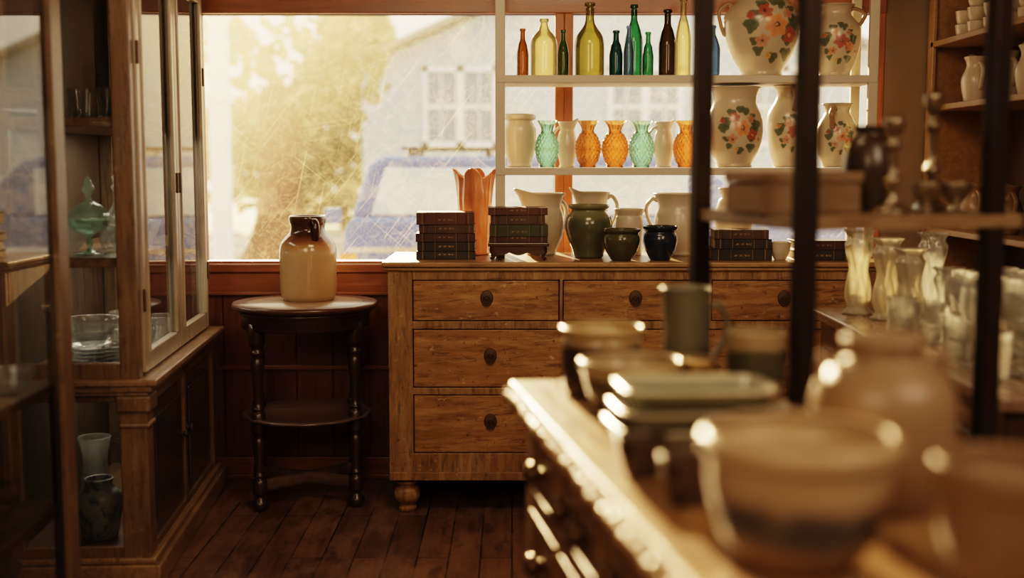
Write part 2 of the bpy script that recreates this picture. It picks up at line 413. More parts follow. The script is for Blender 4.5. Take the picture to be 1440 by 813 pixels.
# ------------------------------------------------------------ side table
def side_table():
    rot=math.radians(9.8)
    e=empty('side_table',(-.792,4.6,0),rot); tag(e,'round dark mahogany side table with turned legs and lower shelf','table')
    t=NT('table_top_leather'); v=t.coord()
    ln=t.n('ShaderNodeVectorMath',{'operation':'LENGTH'}); sp=t.n('ShaderNodeVectorMath',{'operation':'MULTIPLY'}); t.l(v,sp.inputs[0]); sp.inputs[1].default_value=(1,1,0); t.l(sp.outputs[0],ln.inputs[0])
    c=t.ramp(ln.outputs['Value'],[(0,(.40,.27,.18)),(.215,(.36,.23,.15)),(.222,(.05,.02,.014)),(.232,(.12,.05,.03)),(.28,(.07,.03,.019))])
    nn=t.noise(v,18,6); t.principled(t.mix(t.math('MULTIPLY',nn,.5),c,(.12,.06,.04)),.33,t.bump(nn,.1,.002),coat=.3)
    lathe('table_top',[(0,.748),(.255,.748),(.266,.752),(.275,.760),(.278,.768),(.272,.777),(0,.777)],t.m,e,raw=True,seg=64)
    lathe('apron',[(.225,.685),(.238,.683),(.243,.689),(.243,.73),(.25,.738),(.255,.748),(.22,.748),(.225,.685)],M['mahog_x'],e,raw=True,seg=64)
    lathe('shelf',[(0,.338),(.225,.338),(.240,.340),(.248,.346),(.242,.352),(.228,.353),(.222,.350),(0,.350)],M['mahog_s'],e,raw=True,seg=96,
          rfun=lambda th,z:1+.012*math.cos(12*th))
    lp=[(.0,.0),(.016,0),(.024,.012),(.026,.03),(.018,.045),(.014,.055),(.02,.065),(.022,.075),(.022,.115),(.014,.125),(.02,.135),(.014,.15),(.017,.21),(.021,.26),(.014,.285),(.021,.298),(.022,.31),(.022,.37),(.014,.38),(.021,.39),(.014,.4),(.013,.44),(.017,.50),(.021,.56),(.015,.585),(.023,.6),(.015,.615),(.022,.63),(.024,.64),(.024,.71),(0,.712)]
    lp=[(a*1.22,b) for a,b in lp]
    for lx,ly in ((-.18,-.12),(.18,-.12),(-.185,.13),(.185,.13)): lathe('leg',lp,M['mahog'],e,(lx,ly,0),n=2,seg=24)
    for s in (1,-1):
        tube('stretcher',[(-.18*s,-.12,.092),(-.09*s,-.05,.088),(0,.0,.090),(.09*s,.055,.088),(.185*s,.13,.092)],.026,M['mahog_s'],e,n=6,flat=.45)
side_table()

# ------------------------------------------------------------ stoneware jug
def pr(outer,z):
    o=cr(outer,6)
    return min(o,key=lambda q:abs(q[1]-z))[0]
def pitcher(name,label,cat,loc,outer,mat,h0,h1,hout,ang=0,spout=0,wall=.006,hr=.008,group=None,seg=44,rfun=None,hmat=None,flat=1.5):
    e=empty(name,loc,ang); tag(e,label,cat,group)
    H=outer[-1][1]; zs=H*.72
    def rf(th,z):
        k=rfun(th,z) if rfun else 1
        if spout and z>zs:
            d=abs(((th-pi+pi)%(2*pi))-pi)
            k*=1+spout*math.exp(-(d/.38)**2)*((z-zs)/(H-zs))**1.5
        return k
    def zf(th,z):
        if spout and z>zs:
            d=abs(((th-pi+pi)%(2*pi))-pi)
            return H*.07*math.exp(-(d/.5)**2)*((z-zs)/(H-zs))**2
        return 0
    lathe('body',vprof(outer,wall),mat,e,raw=True,seg=seg,rfun=rf,zfun=zf)
    ra=pr(outer,h0)-wall*.5; rb=pr(outer,h1)-wall*.5; hm=(h0+h1)/2
    rm=max(ra,rb)
    tube('handle',[(rb,0,h1),(rb+hout*.55,0,h1+hout*.25),(rm+hout,0,h1-(h1-h0)*.2),(rm+hout*.85,0,hm-(h1-h0)*.1),(ra+hout*.3,0,h0+(h1-h0)*.08),(ra,0,h0)],hr,hmat or mat,e,flat=flat)
    return e
def jug_mat():
    t=NT('two_tone_stoneware'); v=t.coord(); nn=t.noise(v,16,6,.65); s=t.n('ShaderNodeSeparateXYZ'); t.l(v,s.inputs[0])
    z=t.math('DIVIDE',t.math('ADD',s.outputs[2],t.math('MULTIPLY',nn,.022)),.34)
    c=t.ramp(z,[(0,(.44,.30,.16)),(.58,(.58,.42,.24)),(.65,(.48,.29,.13)),(.71,(.24,.10,.04)),(.77,(.055,.022,.013)),(1,(.045,.018,.012))])
    t.principled(t.mix(t.math('MULTIPLY',nn,.3),c,(.2,.12,.06)),.2,coat=.6,crough=.1); return t.m
jd=ceramic('brown_handle_glaze',(.06,.024,.014),rough=.2)
e=empty('stoneware_jug',(-.788,4.66,.777),math.radians(-62)); tag(e,'brown and tan stoneware jug on the round side table','jug')
lathe('body',vprof([(.094,0),(.099,.005),(.107,.025),(.109,.08),(.110,.16),(.109,.195),(.102,.222),(.086,.243),(.072,.258),(.066,.272),(.066,.288),(.070,.300),(.072,.314),(.071,.322)],.012),jug_mat(),e,raw=True,seg=56)
tube('handle',[(.066,0,.306),(.082,0,.309),(.096,0,.296),(.100,0,.272),(.096,0,.248),(.088,0,.236)],.0095,jd,e,flat=1.5)

# ------------------------------------------------------------ white shelf unit standing on chest
e=empty('display_shelf',(0,0,.945)); tag(e,'white painted open shelf unit standing on the pine chest','shelf')
for px in (-.045,1.36):
    for py in (4.615,4.855): boxes('post',[(px-.018,px+.018,py-.012,py+.012,0,1.45)],M['white'],e)
for z in (1.286,1.633): boxes('shelf',[(-.06,1.375,4.60,4.87,z-.028-.945,z-.945)],M['white'],e,bevel=.002)

# ------------------------------------------------------------ bottles
GB={'amber':glass('amber_glass',(.40,.21,.08),.08),'yellow':glass('yellow_glass',(.74,.67,.44),.14),'olive':glass('olive_glass',(.53,.48,.23),.10),
 'dgreen':glass('dark_green_glass',(.20,.28,.14),.08),'green':glass('green_glass',(.15,.37,.24),.10),'teal':glass('teal_dark_glass',(.08,.16,.17),.08),
 'brown':glass('brown_glass',(.16,.12,.075),.08),'blue':glass('blue_glass',(.26,.37,.51),.12)}
def bottle(name,label,x,y,z,r,h,mk,neck=.011,sh=.52,lip=1.25,ring=False):
    p=[(r*.8,.0),(r*.97,.006),(r,.02),(r,h*sh*.6),(r,h*sh*.95),(r*.86,h*(sh+.08)),(neck*1.7,h*(sh+.19)),(neck*1.1,h*(sh+.27)),(neck,h*.9),(neck,h*.94),(neck*lip,h*.945),(neck*lip,h*.985),(neck*1.05,h)]
    return tag(lathe(name,vprof(p,.003,4,False),GB[mk],loc=(x,y,z),raw=True,seg=36),label,'bottle','glass bottles on the upper shelf')
ZB=1.634
B=[(735,.0225,.185,'amber','small amber glass bottle on the white shelf',.009,.5,0),
(765,.052,.225,'yellow','round-shouldered pale yellow glass bottle on shelf',.014,.6,.02),
(792,.022,.18,'dgreen','small dark green glass bottle on the shelf',.009,.5,0),
(829,.057,.283,'olive','large olive yellow glass bottle with long neck',.016,.48,.0),
(866,.026,.178,'teal','short dark teal glass bottle on shelf',.011,.5,.0),
(884,.020,.19,'blue','small blue glass bottle between green bottles',.008,.5,-.05),
(891,.035,.28,'green','tall emerald green glass bottle on shelf',.012,.52,.035),
(911,.021,.168,'green','small bright green glass bottle on shelf',.009,.48,-.04),
(938,.034,.257,'brown','tall dark brown glass bottle on shelf',.013,.5,0),
(960,.031,.31,'yellow','tall pale yellow glass bottle on shelf',.011,.5,.045),
(1001,.03,.19,'blue','light blue glass bottle beside painted vase',.011,.55,-.06)]
for (u,r,h,mk,lb,nk,sh,dy) in B:
    y=4.73+dy; bottle('bottle',lb,(u-720)/1700*y/1.013,y,ZB,r,h,mk,nk,sh)

# ------------------------------------------------------------ lower shelf vases
def X(u,y): return (u-720)/1700*y
ZV=1.287
orm=glass('orange_pressed_glass',(.74,.42,.20),.30,1.1,.10,bumpy=.7); aqm=glass('aqua_pressed_glass',(.44,.68,.61),.28,1.1,.10,bumpy=.7)
def pressed(label,u,r,h,mat):
    p=[(r*.6,0),(r*.74,.004),(r*.66,h*.05),(r*.82,h*.14),(r,h*.34),(r*.98,h*.52),(r*.74,h*.68),(r*.52,h*.78),(r*.55,h*.86),(r*.80,h*.97),(r*.92,h)]
    k=110/h*.18
    return tag(lathe('vase',vprof(p,.003,10,False),mat,loc=(X(u,4.71),4.71,ZV),raw=True,seg=168,
        rfun=lambda th,z:1+(.10*(abs(math.sin(9*th+z*k)*math.sin(9*th-z*k))-.4) if h*.1<z<h*.72 else .04*math.sin(12*th)*(1 if z>h*.8 else 0))),label,'vase','pressed glass vases on the lower shelf')
pressed('aqua green pressed glass vase on the shelf',769,.044,.18,aqm)
pressed('orange diamond pattern glass vase on the shelf',826,.047,.18,orm)
pressed('orange diamond pattern glass vase on the shelf',864,.049,.18,orm)
pressed('aqua green pressed glass vase on the shelf',901,.047,.18,aqm)
pressed('orange diamond pattern glass vase on the shelf',963,.048,.18,orm)
o=lathe('jar',vprof([(.042,0),(.048,.006),(.046,.02),(.056,.06),(.063,.11),(.063,.15),(.052,.175),(.05,.183),(.061,.187),(.062,.2),(.058,.205)],.006),M['cream'],loc=(X(731,4.76),4.76,ZV),raw=True)
tag(o,'cream ceramic jar with banded rim on the shelf','jar')
sm=[(.028,0),(.031,.005),(.029,.015),(.036,.05),(.040,.09),(.035,.125),(.028,.145),(.030,.16),(.036,.176)]
pitcher('pitcher','small cream ceramic pitcher on the shelf','pitcher',(X(797,4.79),4.79,ZV),sm,M['cream'],.06,.15,.02,ang=pi*.9,spout=.3,hr=.005)
pitcher('pitcher','small ribbed white ceramic pitcher on the shelf','pitcher',(X(932,4.79),4.79,ZV),sm,M['white_c'],.06,.15,.022,ang=pi,spout=.3,hr=.005,rfun=lambda th,z:1+.02*math.cos(24*th))
RED=(.42,.085,.05);ORG=(.66,.27,.10);GRN=(.060,.10,.042);YEL=(.68,.42,.16);DK=(.10,.03,.018);PNK=(.55,.25,.15)
def bouquet(cx,cz,s,swap=False):
    a,b=(ORG,RED) if not swap else (RED,ORG)
    L=[]
    for i in range(14):
        an=i*2.4+.4; rr=(.048+.034*((i*7)%5)/5)*s
        L.append((cx+rr*math.cos(an),cz+rr*math.sin(an)*1.15,(.014+.009*((i*3)%4)/4)*s,GRN,3))
    L+=[(cx+.046*s,cz+.062*s,.012*s,YEL,5),(cx-.070*s,cz+.026*s,.011*s,b,4),(cx+.070*s,cz-.045*s,.010*s,PNK,4),(cx-.02*s,cz-.082*s,.011*s,YEL,4),
     (cx-.036*s,cz-.042*s,.020*s,PNK,5),(cx+.040*s,cz-.026*s,.022*s,b,5),(cx-.030*s,cz+.038*s,.020*s,b,6),(cx+.032*s,cz+.032*s,.015*s,PNK,5),(cx,cz-.002*s,.031*s,a,6),(cx+.002*s,cz,.010*s,DK,0),(cx,cz,.006*s,YEL,0),(cx+.040*s,cz-.026*s,.007*s,YEL,0),(cx-.036*s,cz-.042*s,.006*s,DK,0),(cx-.03*s,cz+.038*s,.006*s,DK,0)]
    return L
CR=(.60,.52,.40)
def bigv(name,label,x,y,z,outer,s,cz,ang=None,swap=False,hh=(.5,.85),cx=0,extra=None):
    H=outer[-1][1]
    mat=painted('painted_flowers',CR,bouquet(cx,cz,s,swap))
    e=empty(name,(x,y,z)); tag(e,label,name)
    lathe('body',vprof(outer,.006),mat,e,raw=True,seg=52)
    h0,h1=H*hh[0],H*hh[1]; ra=pr(outer,h0)-.003; rb=pr(outer,h1)-.003; rm=max(ra,rb); ho=.03
    for a in ([ang] if extra is None else [ang,extra]):
        tube('handle',[(rb,0,h1),(rb+ho*.6,0,h1+ho*.25),(rm+ho*.9,0,h1-(h1-h0)*.2),(rm+ho*.7,0,(h0+h1)/2-(h1-h0)*.1),(ra+ho*.3,0,h0+(h1-h0)*.08),(ra,0,h0)],.0075,M['tan'],e,rot=a,flat=1.4)
    return e
bigv('vase','large white ceramic vase painted with orange flowers',.963,4.735,ZB,[(.075,0),(.082,.006),(.085,.03),(.12,.09),(.145,.17),(.147,.225),(.125,.265),(.10,.285),(.098,.30),(.115,.318)],1.35,.185,ang=pi,cx=.025)
bigv('vase','white ceramic two-handled vase with red flowers',1.245,4.73,ZB,[(.055,0),(.06,.006),(.06,.02),(.08,.07),(.094,.13),(.091,.19),(.065,.225),(.055,.24),(.06,.262),(.072,.272)],.85,.13,ang=0,swap=True,extra=pi,hh=(.72,.93))
bigv('pitcher','tall white pitcher painted with orange and red flowers',.860,4.71,ZV,[(.065,0),(.07,.006),(.07,.02),(.095,.07),(.108,.13),(.104,.19),(.086,.24),(.083,.262),(.09,.29),(.10,.305)],1.0,.15,ang=.75,cx=.01,hh=(.6,.9))
bigv('vase','white ceramic vase with red and pink flowers',1.085,4.77,ZV,[(.055,0),(.06,.006),(.062,.02),(.08,.08),(.088,.15),(.083,.21),(.058,.255),(.05,.28),(.056,.305),(.066,.315)],.8,.14,ang=-pi/2,swap=True,hh=(.7,.93))
bigv('pitcher','rounded white pitcher with a painted rose',1.262,4.735,ZV,[(.05,0),(.055,.006),(.058,.02),(.074,.06),(.078,.11),(.073,.16),(.052,.2),(.046,.215),(.05,.235),(.06,.245)],.7,.12,ang=-pi*.65,hh=(.62,.9))

# ------------------------------------------------------------ books
PAGE=plain('aged_paper',(.46,.36,.23),.8)
def book(u0x,y,z,L,D,T,mat,label,group,rot=0):
    e=empty('book',(u0x,y,z),rot); tag(e,label,'book',group)
    V,F=boxgeo([(-L/2,L/2,-D/2,D/2,0,.0035),(-L/2,L/2,-D/2,D/2,T-.0035,T),(-L/2,L/2,-D/2-.001,-D/2+.005,0,T)]+[(-L/2+L*k-.002,-L/2+L*k+.002,-D/2-.0025,-D/2,.003,T-.003) for k in (.14,.32,.70,.86)])
    finish('cover',V,F,mat,e,(0,0,0),0,False,.0012,1)
    boxes('pages',[(-L/2+.004,L/2-.004,-D/2+.005,D/2-.004,.0036,T-.0036)],PAGE,e,bevel=0)
    return e
def leather(name,c,gilt=.25,ph=0.0):
    t=NT(name); v=t.coord(); s=t.n('ShaderNodeSeparateXYZ'); t.l(v,s.inputs[0]); x_=s.outputs[0]
    nn=t.noise(v,40,5); n2=t.noise(v,8,4)
    col=t.mix(t.math('MULTIPLY',nn,.6),c,[q*.35 for q in c])
    col=t.mix(t.ramp(n2,[(.5,0.0),(.75,.25)]),col,[min(1,q*2+.02) for q in c])
    ax=t.math('ABSOLUTE',t.math('ADD',x_,ph))
    for p,wd in ((.086,.0015),(.040,.001)):
        f=t.math('LESS_THAN',t.math('ABSOLUTE',t.math('SUBTRACT',ax,p)),wd)
        col=t.mix(t.math('MULTIPLY',f,gilt),col,(.5,.34,.14))
    gl_=t.noise(t.coord((260,1,90)),1,1,.5)
    zc=t.math('LESS_THAN',t.math('ABSOLUTE',t.math('SUBTRACT',s.outputs[2],.018)),.003)
    xc=t.math('LESS_THAN',ax,.03)
    f=t.math('MULTIPLY',t.math('MULTIPLY',zc,xc),t.math('GREATER_THAN',gl_,.5))
    col=t.mix(t.math('MULTIPLY',f,gilt*1.6),col,(.55,.38,.16))
    t.principled(col,.4,t.bump(nn,.2,.002)); return t.m
LR=leather('maroon_leather',(.095,.040,.030));LG=leather('green_leather',(.052,.062,.036));LB=leather('black_leather',(.036,.030,.027),.4);LM=leather('brown_leather',(.080,.048,.034));LD=leather('dark_red_leather',(.060,.028,.024))
def stack(cx,y,z,defs,group):
    for (L,D,T,m,lb,r,dx) in defs:
        book(cx+dx,y,z,L,D,T,m,lb,group,r); z+=T+.0004
    return z
stack(X(626,4.5),4.585,.9455,[(.222,.15,.030,LB,'black leather book at the base of a stack',.01,0),(.215,.15,.034,LB,'black leather bound old book in a stack',-.03,.004),(.222,.15,.032,LD,'dark red leather book in a stack',.03,-.002),(.206,.145,.032,LM,'brown leather book in a stack',-.03,.006),(.215,.15,.046,LR,'thick maroon leather book on top of stack',.04,-.003)],'old books stacked on the pine chest')
ST=4.515
e=empty('book_stand',(X(729,4.44),ST,.9455)); tag(e,'small scalloped wooden stand holding old books','stand')
boxes('top',[(-.112,.112,-.078,.078,.052,.066)],M['mahog_x'],e)
pts=[]
for i in range(25):
    a=i/24; xx=-.10+.2*a; pts.append((xx,.030-.010*abs(math.sin(a*3*pi))))
V=[];F=[]
for (xx,zz) in pts: V+=[(xx,-.074,zz),(xx,-.066,zz),(xx,-.074,.052),(xx,-.066,.052)]
for i in range(24):
    b=i*4; F+=[(b,b+4,b+6,b+2),(b+1,b+3,b+7,b+5),(b,b+1,b+5,b+4)]
finish('apron',V,F,M['mahog_x'],e,(0,0,0),0,False)
for sx in (-1,1):
    for sy in (-.066,.066):
        tube('foot',[(sx*.095,sy,.052),(sx*.098,sy,.035),(sx*.09,sy,.018),(sx*.102,sy,.006)],lambda t:.010-.004*t,M['mahog_x'],e)
stack(X(729,4.44),ST,1.012,[(.215,.15,.022,LD,'thin dark red book lying on the stand',0,0),(.215,.15,.044,LG,'dark green leather book in a stack',.02,0),(.20,.145,.034,LM,'dark brown leather book in a stack',-.03,.0),(.218,.15,.028,LR,'maroon leather book on top of stack',.035,-.004)],'old books on the wooden stand')
stack(.85,4.53,.9455,[(.225,.14,.042,LB,'black leather book on the pine chest',0,0),(.21,.14,.036,LB,'black leather book in a low stack',.02,.004),(.2,.14,.034,LM,'brown leather book in a low stack',-.03,0)],'dark books at the chest end')
stack(1.15,4.53,.9455,[(.21,.14,.038,LB,'black leather book on the pine chest',0,0),(.2,.14,.034,LD,'dark red leather book in a low stack',.03,.0)],'dark books at the chest end')

# ------------------------------------------------------------ pots on chest
ZC=.9455
ot=NT('orange_ruffled_glass'); nn=ot.noise(ot.coord((3,3,1)),14,5)
pp=ot.principled(ot.ramp(nn,[(.3,(.46,.16,.07)),(.7,(.64,.28,.14))]),.2,coat=.5)
pp.inputs['Subsurface Weight'].default_value=.2; pp.inputs['Subsurface Radius'].default_value=(.05,.02,.01)
def rr(th,z): return 1+(.01+.20*max(0,(z-.20)/.12)**1.5)*math.cos(4*th+.5)+.035*math.cos(12*th+1)
o=lathe('vase',vprof([(.050,0),(.058,.006),(.056,.03),(.058,.08),(.062,.15),(.066,.22),(.068,.28),(.072,.32)],.004),ot.m,loc=(X(667,4.68),4.75,ZC),raw=True,seg=96,rfun=rr,zfun=lambda th,z:.018*max(0,(z-.2)/.12)*math.cos(4*th+.5))
tag(o,'tall orange ruffled rim glass vase behind the books','vase')
def pot(name,label,cat,x,y,prof,mat,wall=.007,z=ZC,**k):
    return tag(lathe(name,vprof(prof,wall),mat,loc=(x,y,z),raw=True,**k),label,cat)
gp=ceramic('green_ombre_glaze',(.11,.125,.08),(.20,.21,.135),.15,.15,.03)
pot('pot','round dark olive green glazed pot on chest','pot',.292,4.60,[(.05,0),(.056,.006),(.062,.03),(.082,.08),(.09,.12),(.084,.155),(.068,.175),(.066,.182),(.076,.19),(.078,.2)],gp)
pot('bowl','dark green brown glazed small bowl on chest','bowl',.405,4.465,[(.035,0),(.04,.006),(.058,.035),(.068,.07),(.066,.09),(.062,.098),(.07,.108),(.071,.115)],ceramic('olive_brown_glaze',(.10,.095,.055),rough=.15))
pot('pot','small dark blue glazed pot on chest','pot',.55,4.48,[(.035,0),(.04,.006),(.054,.035),(.063,.07),(.06,.095),(.055,.105),(.064,.115),(.066,.125)],M['darkblue'])
wj=[(.055,0),(.06,.006),(.062,.02),(.08,.06),(.09,.11),(.086,.16),(.078,.19),(.084,.22),(.095,.24)]
pitcher('pitcher','wide white ceramic wash pitcher beside books','pitcher',(.115,4.76,ZC),wj,M['white_c'],.08,.2,.03,ang=pi*.15,spout=.25)
pitcher('pitcher','white ceramic pitcher behind the green pot','pitcher',(.315,4.79,ZC),[(a*.78,b*1.02) for a,b in wj],M['white_c'],.1,.22,.035,ang=.1,spout=.25)
pot('jar','plain white ceramic jar between pitchers','jar',.46,4.74,[(.045,0),(.05,.006),(.052,.06),(.055,.11),(.053,.145),(.050,.155),(.058,.172),(.060,.18)],M['white_c'])
pitcher('pitcher','large cream wash pitcher with looped handle','pitcher',(.655,4.735,ZC),[(a*1.08,b*1.0) for a,b in wj],M['white_c'],.1,.21,.035,ang=pi*.95,spout=.2)
pot('jar','tall white ceramic jar behind dark books','jar',.87,4.75,[(.05,0),(.055,.006),(.07,.08),(.075,.15),(.06,.21),(.05,.225),(.056,.25),(.062,.26)],M['cream'])
pot('bowl','small white ceramic bowl beside dark books','bowl',1.0,4.5,[(.02,0),(.024,.005),(.035,.03),(.04,.06),(.041,.065)],M['white_c'],.004)

# ------------------------------------------------------------ cabinets
def cabinet2():
    e=empty('display_cabinet',(-1.13,3.62,0),math.radians(4)); tag(e,'tall oak glazed display cabinet with panelled base','cabinet')
    L=1.2; D=.40; H=2.3; w=.058
    c=M['cab']; cy=M['cab_y']
    boxes('body',[(-w,0,0,.05,.65,H),(-w,0,L-.06,L,.65,H),(-D,-D+.04,0,.04,.08,H),(-D,-D+.05,L-.05,L,.08,H),
        (-w-.005,.02,-.005,.08,.09,.60),(-.05,.02,L-.08,L,.09,.60),(-.03,.015,L/2-.02,L/2+.02,.09,.6),
        (-.03,.015,.08,L-.08,.09,.12),(-.03,.015,.08,L-.08,.56,.60),
        (-D+.04,-w,.0,.03,.08,.13),(-D+.04,-w,0,.03,.58,.60),(-D+.04,-w,0,.03,.65,.70),(-D,0,0,L,H-.06,H),(-.05,0,.06,L-.06,1.98,2.24)],c,e,bevel=.004)
    boxes('back_panel',[(-D-.012,-D,0,L,.05,H)],M['cab_back'],e,bevel=0)
    boxes('ledge',[(-D,.055,-.03,L+.01,.632,.652),(-D,.04,-.02,L+.01,.612,.632),(-D,.028,-.012,L+.005,.60,.612)],cy,e,bevel=.005,bseg=3)
    boxes('plinth',[(-D,.05,-.02,L+.01,0,.075),(-D,.035,-.012,L+.005,.075,.095)],cy,e,bevel=.006)
    boxes('capital',[(-w-.012,.032,-.014,.09,.55,.6),(-w-.008,.028,-.01,.086,.50,.515)],c,e,bevel=.006)
    for z in (1.02,1.44): boxes('shelf',[(-D+.01,-.025,.015,L-.02,z-.03,z)],cy,e,bevel=.002)
    boxes('shelf',[(-D+.01,-.03,.015,L-.02,.096,.11)],cy,e,bevel=.002)
    quad('glass_pane',[(-D+.04,.015,.7),(-w,.015,.7),(-w,.015,H-.06),(-D+.04,.015,H-.06)],M['pane'],e)
    quad('glass_pane',[(-D+.04,.015,.13),(-w,.015,.13),(-w,.015,.58),(-D+.04,.015,.58)],M['pane'],e)
    for i,(ya,yb) in enumerate([(.055,L/2-.003),(L/2+.003,L-.065)]):
        f=.05
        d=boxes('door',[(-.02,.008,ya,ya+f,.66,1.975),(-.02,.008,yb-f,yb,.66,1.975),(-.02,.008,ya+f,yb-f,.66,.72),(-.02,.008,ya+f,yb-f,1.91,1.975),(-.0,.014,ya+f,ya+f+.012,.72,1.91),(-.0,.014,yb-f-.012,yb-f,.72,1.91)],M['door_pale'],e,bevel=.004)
        quad('glass_pane',[(-.006,ya+f,.72),(-.006,yb-f,.72),(-.006,yb-f,1.91),(-.006,ya+f,1.91)],M['pane'],d)
        boxes('latch',[(.008,.018,(yb-.03 if i==0 else ya+.015),(yb-.015 if i==0 else ya+.03),1.2,1.27)],M['bronze'],d)
        for hz in (1.6,.85): boxes('hinge',[(.006,.014,(ya-.004 if i==0 else yb-.01),(ya+.01 if i==0 else yb+.004),hz,hz+.07)],M['bronze'],d)
    for i,(ya,yb) in enumerate([(.085,L/2-.022),(L/2+.022,L-.085)]):
        d=boxes('cupboard_door',[(-.02,.006,ya,yb,.125,.555),(.006,.014,ya+.05,yb-.05,.175,.505)],M['cab_dark'],e,bevel=.006)
        yk=yb-.03 if i==0 else ya+.03
        lathe('knob',[(0,0),(.012,0),(.006,.008),(.014,.02),(0,.026)],M['bronze'],d,(.006,yk,.36),(0,pi/2,0),n=3,seg=16)
    return e
cabinet2()
def cabinet1():
    e=empty('display_cabinet',(-1.145,1.75,0),0); tag(e,'dark wood glass-fronted display cabinet with many shelves','cabinet')
    L=1.37; D=.40; H=2.3; w=.05
    boxes('body',[(-w,0,0,w,.0,H),(-w,0,L-w,L,0,H),(-D,-D+w,0,w,0,H),(-D,-D+w,L-w,L,0,H),(-D,0,0,L,.0,.1),(-D,0,0,L,H-.08,H),(-D+w,-w,L-.03,L,.1,.16),(-D+w,-w,0,.03,.1,.16)],M['cab'],e,bevel=.004)
    boxes('back_panel',[(-D-.012,-D,0,L,0,H)],M['cab_back'],e,bevel=0)
    for z in (.42,.74,1.10,1.48): boxes('shelf',[(-D+.01,-.03,.01,L-.01,z-.022,z)],M['cab_y'],e,bevel=.002)
    for ya,yb in ((w+.002,L/2-.002),(L/2+.002,L-w-.002)):
        f=.03
        d=boxes('door',[(-.022,.004,ya,ya+f,.11,H-.09),(-.022,.004,yb-f,yb,.11,H-.09),(-.022,.004,ya,yb,.11,.15),(-.022,.004,ya,yb,H-.13,H-.09)],M['cab'],e)
        quad('glass_pane',[(-.01,ya+f,.15),(-.01,yb-f,.15),(-.01,yb-f,H-.13),(-.01,ya+f,H-.13)],M['pane'],d)
    quad('glass_pane',[(-D+w,L-.015,.16),(-w,L-.015,.16),(-w,L-.015,H-.08),(-D+w,L-.015,H-.08)],M['pane'],e)
cabinet1()
def gl(name,label,cat,x,y,z,prof,mat,group=None,wall=.003,**k):
    return tag(lathe(name,vprof(prof,wall),mat,loc=(x,y,z),raw=True,seg=48,**k),label,cat,group)
comp=[(.045,0),(.048,.004),(.02,.012),(.008,.025),(.012,.045),(.008,.065),(.02,.08),(.05,.095),(.066,.125),(.07,.135)]
dish=[(.03,0),(.034,.004),(.05,.018),(.066,.045),(.072,.06)]
gob=[(.034,0),(.035,.003),(.008,.01),(.005,.03),(.008,.06),(.006,.08),(.025,.095),(.036,.125),(.034,.17)]
plate=[(.04,0),(.045,.003),(.075,.010),(.095,.018)]
decan=[(.05,0),(.056,.005),(.06,.03),(.055,.07),(.03,.1),(.013,.125),(.011,.15),(.018,.165),(.02,.17)]
cutf=lambda th,z:1+.04*math.cos(16*th)
zs=1.0205
e=empty('covered_compote',(-1.315,3.76,zs)); tag(e,'clear pale green glass lidded compote on cabinet shelf','glassware')
lathe('bowl',vprof([(a*.95,b*.8) for a,b in comp],.003),M['greenglass'],e,raw=True,seg=48,rfun=lambda th,z:1+.03*math.cos(12*th))
lathe('lid',cr([(.068,.108),(.062,.125),(.04,.15),(.014,.165),(.008,.18),(.020,.20),(.012,.225),(.006,.24),(0,.245)],4),M['greenglass'],e,raw=True,seg=48,rfun=lambda th,z:1+.03*math.cos(12*th))
gl('decanter','clear glass decanter with stopper in cabinet','glassware',-1.32,4.05,zs,[(a,b*1.2) for a,b in decan]+[(.012,.215),(.016,.235),(.004,.25)],M['clear'])
for (x_,y_) in ((-1.43,3.88),(-1.24,3.90),(-1.30,4.22),(-1.43,4.37)):
    gl('glass_dish','clear cut glass dish on cabinet shelf','glassware',x_,y_,zs,[(a,b*1.4) for a,b in dish],M['clear'],'glass dishes in the cabinet',rfun=cutf)
for i in range(6):
    gl('glass_plate','clear glass plate in a stack','plate',-1.32,3.77,.6535+.012*i,plate,M['clear'],'stacked glass plates in the cabinet')
gl('glass_bowl','clear cut glass bowl on top of plates','glassware',-1.32,3.77,.735,[(a*1.1,b*1.4) for a,b in dish],M['clear'],None,rfun=lambda th,z:1+.05*math.cos(16*th))
for i,(x_,y_) in enumerate(((-1.26,3.98),(-1.42,4.0),(-1.34,4.18),(-1.30,4.38),(-1.44,4.52))):
    gl('glass_bowl','clear cut glass bowl on cabinet ledge','glassware',x_,y_,.6535,[(a,b*1.6) for a,b in dish],M['clear'],'glass bowls in the cabinet',rfun=cutf)
for (x_,y_) in ((-1.42,3.72),(-1.33,3.75),(-1.24,3.74),(-1.38,3.92),(-1.25,3.95),(-1.3,4.15),(-1.42,4.3)):
    gl('tumbler','clear glass tumbler on upper cabinet shelf','glassware',x_,y_,1.4405,[(.026,0),(.028,.004),(.03,.05),(.034,.09)],M['clear'],'tumblers in the cabinet')
bw=NT('blue_white_glaze'); v=bw.coord(); vo=bw.noise(v,16,4,.6,1.2)
bw.principled(bw.ramp(vo,[(.42,(.14,.19,.26)),(.52,(.48,.48,.46))]),.25,coat=.5)
gl('ginger_jar','faded blue and white porcelain jar in cabinet','jar',-1.32,3.78,.111,[(.05,0),(.055,.005),(.062,.04),(.07,.10),(.066,.14),(.045,.165),(.042,.18),(.046,.19)],bw.m,wall=.006)
gl('decanter','clear glass decanter inside lower cabinet','glassware',-1.26,4.1,.111,[(a*1.2,b*1.7) for a,b in decan],M['clear'])
gl('glass_vase','clear glass vase inside lower cabinet','glassware',-1.40,3.98,.111,[(.04,0),(.045,.005),(.05,.1),(.04,.2),(.055,.28)],M['clear'])
